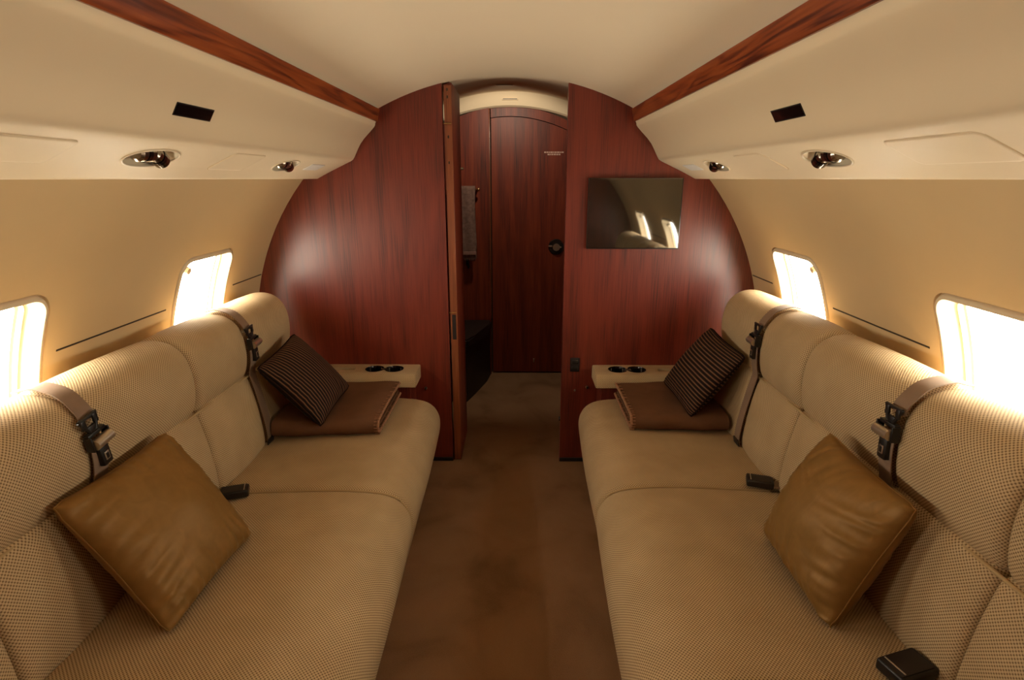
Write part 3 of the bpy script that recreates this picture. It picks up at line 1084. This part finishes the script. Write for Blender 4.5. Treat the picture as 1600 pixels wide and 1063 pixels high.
for s in (-1, 1):
    side = 'left' if s < 0 else 'right'
    dz = 0.0 if s < 0 else 0.015
    sofa = thing('sofa', (s * 0.7, 1.25, 0), 'long beige woven three-seat divan along the %s wall under the windows' % side, 'sofa', 'facing divans')
    sh = front_shift(s)
    Y0, Y3 = 0.06, 2.475
    ss = SEAM[s]
    bm = BM()
    P = [Vector(p) for p in BASE]
    rings, uvs, L = [], [], [0.0]
    for i in range(len(P)):
        L.append(L[-1] + (P[(i + 1) % len(P)] - P[i]).length)
    for k in range(7):
        y = Y0 + (Y3 - Y0) * k / 6
        rings.append([Vector((s * (p.x + sh(y, p.x)), y, p.y)) for p in P])
        uvs.append([(y, l) for l in L])
    loft(bm, rings, True, True, uvs)
    obj('base', bm, 'fabric', sofa)
    for y0, y1 in ((ss[0], Y3), (ss[1], ss[0]), (Y0, ss[1])):
        obj('seat_cushion', cushion(SEAT, y0 + 0.002, y1 - 0.002, s, 0.024, 0.006, sh), 'fabric', sofa, sharp=70)
    belts = {-1: (2.0, 1.205), 1: (2.005, 1.225)}[s]
    roll = [(u, z + dz * max(0, (z - .69) / .25)) for u, z in ROLL]
    edges = [Y0, 0.45, ss[1], belts[1], ss[0], belts[0], 2.415]
    for i, (y0, y1) in enumerate(zip(edges, edges[1:])):
        ga = 0.003 if i in (1, 3, 5) else 0.001
        gb = 0.003 if i in (0, 2, 4) else 0.001
        obj('headrest_roll', cushion(roll, y0 + ga, y1 - gb, s, 0.026 if y1 < 2.4 else 0.034, 0.004), 'fabric', sofa, sharp=70)
        obj('back_cushion', cushion(BACK, y0 + ga, (y1 if y1 < 2.4 else 2.46) - gb, s, 0.022, 0.008), 'fabric', sofa, sharp=70)
    # corded seam under the headrest roll
    bm = BM()
    tube(bm, [(s * 0.960, Y0 + 0.02 + (2.38 - Y0) * k / 30, 0.7045) for k in range(31)], 0.0042, 8)
    obj('corded_seam', bm, 'piping', sofa)
    # seat seam cords between the cushions
    for y in ss:
        bm = BM()
        pts = [Vector(p) for p in SEAT[3:13]]
        pts = [Vector((s * (p.x + sh(y, p.x)), y, p.y - 0.006)) if i < 6 else Vector((s * (p.x + sh(y, p.x) + 0.006), y, p.y)) for i, p in enumerate(smooth_open(pts, 4))] if False else \
            [Vector((s * (p.x + sh(y, p.x) + 0.006 * (1 if p.y < .4 else 0)), y, p.y - 0.004 * (1 if p.y >= .4 else 0.3))) for p in smooth_open(pts, 4)]
        tube(bm, [q + Vector((0, -0.006, 0)) for q in pts], 0.0042, 8)
        obj('corded_seam', bm, 'piping', sofa)

    # ---- shoulder belts
    for k, y in enumerate(belts):
        where = ('far %s seat near the bulkhead' if k == 0 else 'near %s seat') % side
        sb = thing('shoulder_belt', (s * 0.95, y, 0.7), 'taupe shoulder belt with black buckle over the headrest, %s' % where, 'seat belt', 'shoulder belts')
        lean = {(-1, 0): 0.008, (-1, 1): -0.005, (1, 0): 0.0, (1, 1): 0.004}[(s, k)]

        def ribbon(pts, w, th, yo=(0, 0)):
            Q = smooth_open([Vector(p) for p in pts], 5)
            bmr = BM()
            rings = []
            n = len(Q)
            for i, q in enumerate(Q):
                a, c = Q[max(i - 1, 0)], Q[min(i + 1, n - 1)]
                tt = (c - a).normalized()
                nn_ = Vector((tt.y, -tt.x))
                if nn_.x > 0 and abs(nn_.x) > abs(nn_.y):
                    nn_ = -nn_
                yc = y + yo[0] + (yo[1] - yo[0]) * i / (n - 1)
                rings.append([Vector((s * (q.x + nn_.x * e), yc + ww, q.y + nn_.y * e)) for ww, e in ((-w / 2, 0), (w / 2, 0), (w / 2, th), (-w / 2, th))])
            loft(bmr, rings, True, True)
            return bmr
        up = [(1.092, .9515), (1.080, .9535), (1.064, .957), (1.040, .9605), (.992, .945), (.958, .908), (.946, .880)]
        up = [(a, c + dz) for a, c in up]
        obj('upper_strap', ribbon(up, 0.048, 0.0025, (0, lean)), 'strap', sb)
        lowp = [(.9375, .835 + dz), (.9365, .79 + dz), (.941, .755), (.949, .715), (.945, .69), (.934, .64), (.921, .57), (.911, .50), (.909, .455), (.914, .428)]
        obj('lower_strap', ribbon(lowp, 0.046, 0.0025, (lean, 0.0)), 'strap', sb)
        bm = ribbon([(.9065, .452), (.9075, .445), (.9115, .428)], 0.049, 0.004)
        obj('strap_end', bm, 'black', sb, label='black strap end')
        # buckle frame of reference: across = y, down = -z, out = towards the aisle
        rot = {(-1, 0): 0.10, (-1, 1): 0.16, (1, 0): 0.0, (1, 1): -0.04}[(s, k)]
        cen = Vector((s * 0.940, y + lean, 0.828 + dz))
        MT = Matrix.Translation(cen) @ Matrix(((0, 0, -s), (1, 0, 0), (0, 1, 0))).to_4x4() @ Matrix.Rotation(rot if s > 0 else rot, 4, 'Z') @ Matrix.Scale(1.18, 4)

        def bx(bm, a0, a1, b0, b1, c0, c1, bev=0.0015):
            box(bm, a0, a1, b0, b1, c0, c1, bev, 2, MT)
        bm = BM()
        for sg in (-1, 1):
            A = [MT @ Vector(p) for p in ((sg * 0.023, 0.054, 0.001), (sg * 0.007, 0.020, 0.006))]
            tube(bm, A, 0.0042, 8)
        tube(bm, [MT @ Vector(p) for p in ((-0.024, 0.054, 0.002), (0.024, 0.054, 0.002))], 0.0042, 8)
        bx(bm, -0.012, 0.012, 0.012, 0.036, 0.001, 0.007)
        bx(bm, -0.022, -0.010, 0.034, 0.054, 0.001, 0.006)
        bx(bm, 0.010, 0.022, 0.034, 0.054, 0.001, 0.006)
        obj('hook', bm, 'black', sb, label='black triangular hook ring')
        bm = BM()
        bx(bm, -0.0265, -0.0225, -0.012, 0.020, 0.000, 0.017)
        bx(bm, 0.0225, 0.0265, -0.012, 0.020, 0.000, 0.017)
        bx(bm, -0.024, 0.024, 0.016, 0.024, 0.000, 0.012)
        bx(bm, -0.024, 0.024, -0.014, 0.004, 0.000, 0.008)
        fr_ = obj('buckle_frame', bm, 'black', sb)
        bm = BM()
        cyl(bm, MT @ Vector((-0.0223, 0.002, 0.017)), MT @ Vector((0.0223, 0.002, 0.017)), 0.0128, n=20)
        obj('roller', bm, 'chrome', fr_, label='bronze chrome roller')
        bm = BM()
        bx(bm, -0.012, 0.014, -0.056, -0.012, 0.001, 0.014, 0.003)
        lt = obj('latch', bm, 'black', sb)
        bm = BM()
        bx(bm, -0.005, 0.007, -0.045, -0.027, 0.0135, 0.0155, 0.0006)
        obj('latch_button', bm, 'chrome', lt)
        bm = BM()
        bx(bm, -0.0025, 0.0045, -0.042, -0.030, 0.0152, 0.0162, 0.0003)
        obj('button_inset', bm, 'black', lt)

# ---- lap belt buckles tucked into the seat joins
for i, (s, u, y, ang, lab) in enumerate(((-1, 0.860, 1.612, 0.35, 'black lap belt buckle at the seat seam of the left sofa, beside the gold cushion'),
                                       (1, 0.870, 1.695, -0.30, 'black lap belt buckle at the seat seam of the right sofa, behind the gold cushion'),
                                       (1, 0.866, 0.945, 0.30, 'black lap belt buckle lying at the bottom right picture edge'))):
    lb = thing('belt_buckle', (s * u, y, 0.425), lab, 'seat belt', 'lap belt buckles')
    MT = Matrix.Translation((s * u, y, 0.442)) @ Matrix.Rotation(ang, 4, 'Z')
    MT = MT @ Matrix.Scale(1.2 if i == 2 else 1.0, 4)
    bm = BM()
    box(bm, -0.042, 0.042, -0.026, 0.026, -0.011, 0.012, 0.005, 3, MT)
    bd = obj('body', bm, 'black', lb)
    bm = BM()
    box(bm, -0.040, 0.034, -0.022, 0.022, 0.0118, 0.0142, 0.002, 2, MT)
    obj('lift_cover', bm, 'dark', lb)
    bm = BM()
    fx = -s * 0.030
    box(bm, fx - 0.0015, fx + 0.0015, -0.020, 0.020, 0.0138, 0.0156, 0.0006, 1, MT)
    obj('chrome_line', bm, 'chrome', lb, label='thin chrome line')
    bm = BM()
    box(bm, s * 0.040, s * 0.10, -0.022, 0.022, -0.006, 0.000, 0.001, 1, MT)
    obj('webbing', bm, 'strap', lb)


# ------------------------------------------------------------------ cushions
def pillow(T, Lp, B, Rp, mat, name, label, group, thick, seed, ribbed=False, grow=1.03):
    T, Lp, B, Rp = map(Vector, (T, Lp, B, Rp))
    cen = (T + Lp + B + Rp) / 4
    e1 = ((B - Lp) + (Rp - T)).normalized()
    e2 = ((T - Lp) + (Rp - B))
    e2 = (e2 - e1 * e2.dot(e1)).normalized()
    n = e1.cross(e2)
    if n.z < 0:
        n = -n
    h = ((B - Lp).length + (Rp - T).length + (T - Lp).length + (Rp - B).length) / 8 * grow
    N = 60
    bm = BM()
    uvl = bm.loops.layers.uv.verify()

    def pt(i, j, side):
        a, c = -1 + 2 * i / N, -1 + 2 * j / N
        a = math.copysign(1 - (1 - abs(a)) ** 1.25, a)
        c = math.copysign(1 - (1 - abs(c)) ** 1.25, c)
        x = a * (1 - 0.055 * (1 - c * c)) * h
        z = c * (1 - 0.055 * (1 - a * a)) * h
        t = ((1 - a * a) ** 0.47) * ((1 - c * c) ** 0.47)
        # rounded ears
        k = max(0.0, abs(a) + abs(c) - 1.82) / 0.18
        x *= 1 - 0.035 * k
        z *= 1 - 0.035 * k
        amp = 0.30 if ribbed else 1.0
        w1 = noise.noise(Vector((a * 1.9 + seed, c * 1.9, seed * 1.7))) * 0.009
        # gathers running in from each seam, deepest along the lower sides
        g = 0.0
        for dd, al, wgt, sd in ((1 - c, a, 0.55, 1.0), (1 + c, a, 0.8, 2.0), (1 - a, c, 1.0, 3.0), (1 + a, c, 0.45, 4.0)):
            reach = 0.40 + 0.35 * noise.noise(Vector((al * 1.5, sd, seed)))
            fall = math.exp(-(dd / max(reach, 0.1)) ** 2) * (1 - math.exp(-dd * 16))
            rid = 1 - 2.6 * abs(noise.noise(Vector((al * 6.0 + dd * 1.6 + seed, dd * 0.8, seed * 2.3 + sd))))
            g += wgt * fall * (max(rid, -0.5) - 0.2) * 0.0095
        if side < 0:
            amp *= 0.35
        d = thick * t + (w1 * t + g) * amp
        return cen + e1 * x + e2 * z + n * (d * side)
    front = [[None] * (N + 1) for _ in range(N + 1)]
    back = [[None] * (N + 1) for _ in range(N + 1)]
    for i in range(N + 1):
        for j in range(N + 1):
            front[i][j] = bm.verts.new(pt(i, j, 1))
            if i in (0, N) or j in (0, N):
                back[i][j] = front[i][j]
            else:
                back[i][j] = bm.verts.new(pt(i, j, -1))
    for G, flip in ((front, False), (back, True)):
        for i in range(N):
            for j in range(N):
                idx = [(i, j), (i + 1, j), (i + 1, j + 1), (i, j + 1)]
                if flip:
                    idx = idx[::-1]
                f = bm.faces.new([G[a][c] for a, c in idx])
                for l, (a, c) in zip(f.loops, idx):
                    l[uvl].uv = (a / N, c / N)
    low = min(v.co.z for v in bm.verts)
    root = thing(name, (cen.x, cen.y, low), label, 'cushion', group)
    obj('cover', bm, mat, root, sharp=80)
    border = [(i, 0) for i in range(N)] + [(N, j) for j in range(N)] + [(i, N) for i in range(N, 0, -1)] + [(0, j) for j in range(N, 0, -1)]
    bm = BM()
    tube(bm, [pt(i, j, 1) for i, j in border], 0.0018 if not ribbed else 0.0036, 6, closed=True)
    obj('seam_piping', bm, mat if not ribbed else 'ribbed_edge', root)


pillow((-.905, 1.407, .746), (-.929, 1.034, .750), (-.724, 1.026, .442), (-.714, 1.397, .442), 'satin', 'throw_pillow',
       'gold satin cushion leaning on the left sofa back, in the foreground', 'gold cushions', 0.076, 1.0)
pillow((.892, 1.384, .770), (.763, 1.398, .450), (.772, 1.060, .437), (.893, 1.048, .750), 'satin', 'throw_pillow',
       'gold satin cushion leaning on the right sofa back, in the foreground', 'gold cushions', 0.088, 5.0)
pillow((-.876, 2.285, .782), (-.917, 1.968, .742), (-.706, 1.990, .510), (-.684, 2.305, .546), 'ribbed', 'throw_pillow',
       'dark brown ribbed cushion on the folded blanket of the left sofa', 'dark ribbed cushions', 0.064, 9.0, True)
pillow((.893, 2.372, .792), (.713, 2.380, .552), (.750, 2.070, .511), (.925, 2.065, .761), 'ribbed', 'throw_pillow',
       'dark brown ribbed cushion on the folded blanket of the right sofa', 'dark ribbed cushions', 0.064, 13.0, True)


# ------------------------------------------------------------------ folded blankets
def blanket(s, label):
    z0 = 0.4435
    root = thing('folded_blanket', (s * 0.7, 2.27, z0), label, 'blanket', 'folded blankets')
    ui = 0.495 if s < 0 else 0.515
    uo = 0.90
    yf, yb = (2.035, 2.470) if s < 0 else (2.085, 2.475)

    def band(rad, zc, ya, yb_, th, u0, u1):
        path = [Vector((yb_, zc - rad)), Vector((ya + 0.2, zc - rad)), Vector((ya + rad, zc - rad))]
        for k in range(1, 10):
            a = -pi / 2 - pi * k / 10
            path.append(Vector((ya + rad + rad * cos(a), zc + rad * sin(a))))
        path += [Vector((ya + rad, zc + rad)), Vector((ya + 0.12, zc + rad + 0.004)), Vector((ya + 0.25, zc + rad + 0.004)), Vector((yb_, zc + rad))]
        m = len(path)
        inner, outer = [], []
        for i in range(m):
            t = (path[min(i + 1, m - 1)] - path[max(i - 1, 0)]).normalized()
            nrm = Vector((-t.y, t.x))
            outer.append(path[i] + nrm * th / 2)
            inner.append(path[i] - nrm * th / 2)
        loop = outer + inner[::-1]
        rings = []
        for k in range(13):
            u = u0 + (u1 - u0) * k / 12
            wob = 0.004 * sin(k * 1.1 + rad * 300)
            sl = (u - ui) * (0.09 if s < 0 else 0.03)
            top = 0.004 * sin(u * 17 + s) - 0.004 * max(0, 1 - (u - ui) / 0.06)
            rings.append([Vector((s * u, q.x - sl * (1 if q.x < ya + 0.3 else 0) + wob * (1 if q.x < ya + 0.1 else 0.3), q.y + top * (1 if q.y > zc else 0) * min(1, (q.y - zc) / rad))) for q in loop])
        return rings, path
    for nm, rad, th, du in (('outer_fold', 0.0255, 0.0145, 0.0), ('inner_fold', 0.0105, 0.011, 0.006)):
        rings, path = band(rad, z0 + 0.033, yf + (0.0 if du == 0 else 0.018), yb - du, th, ui + du, uo)
        bm = BM()
        loft(bm, rings, True, True)
        o = obj(nm, bm, 'blanket', root, sharp=60)
        if du == 0:
            e = 0.0
            bm = BM()
            fine = smooth_open(path, 4)
            tube(bm, [(s * (ui - 0.001), p.x, p.y) for p in fine], 0.0055, 8)
            acc = 0.0
            for i in range(1, len(fine) - 1):
                acc += (fine[i] - fine[i - 1]).length
                if acc < 0.0085:
                    continue
                acc = 0.0
                t = (fine[i + 1] - fine[i - 1]).normalized()
                nr = Vector((-t.y, t.x)) * (th / 2 + 0.0008)
                for sg in (-1, 1):
                    q = fine[i] + nr * sg
                    cyl(bm, (s * (ui - 0.004), q.x, q.y), (s * (ui + 0.014), q.x, q.y), 0.0017, 0.0012, 5)
            obj('edge_stitching', bm, 'stitch', root, kind='stuff', label='tan blanket-stitched edge')


blanket(-1, 'folded brown wool blanket on the far left seat under the ribbed cushion')
blanket(1, 'folded brown wool blanket on the far right seat under the ribbed cushion')
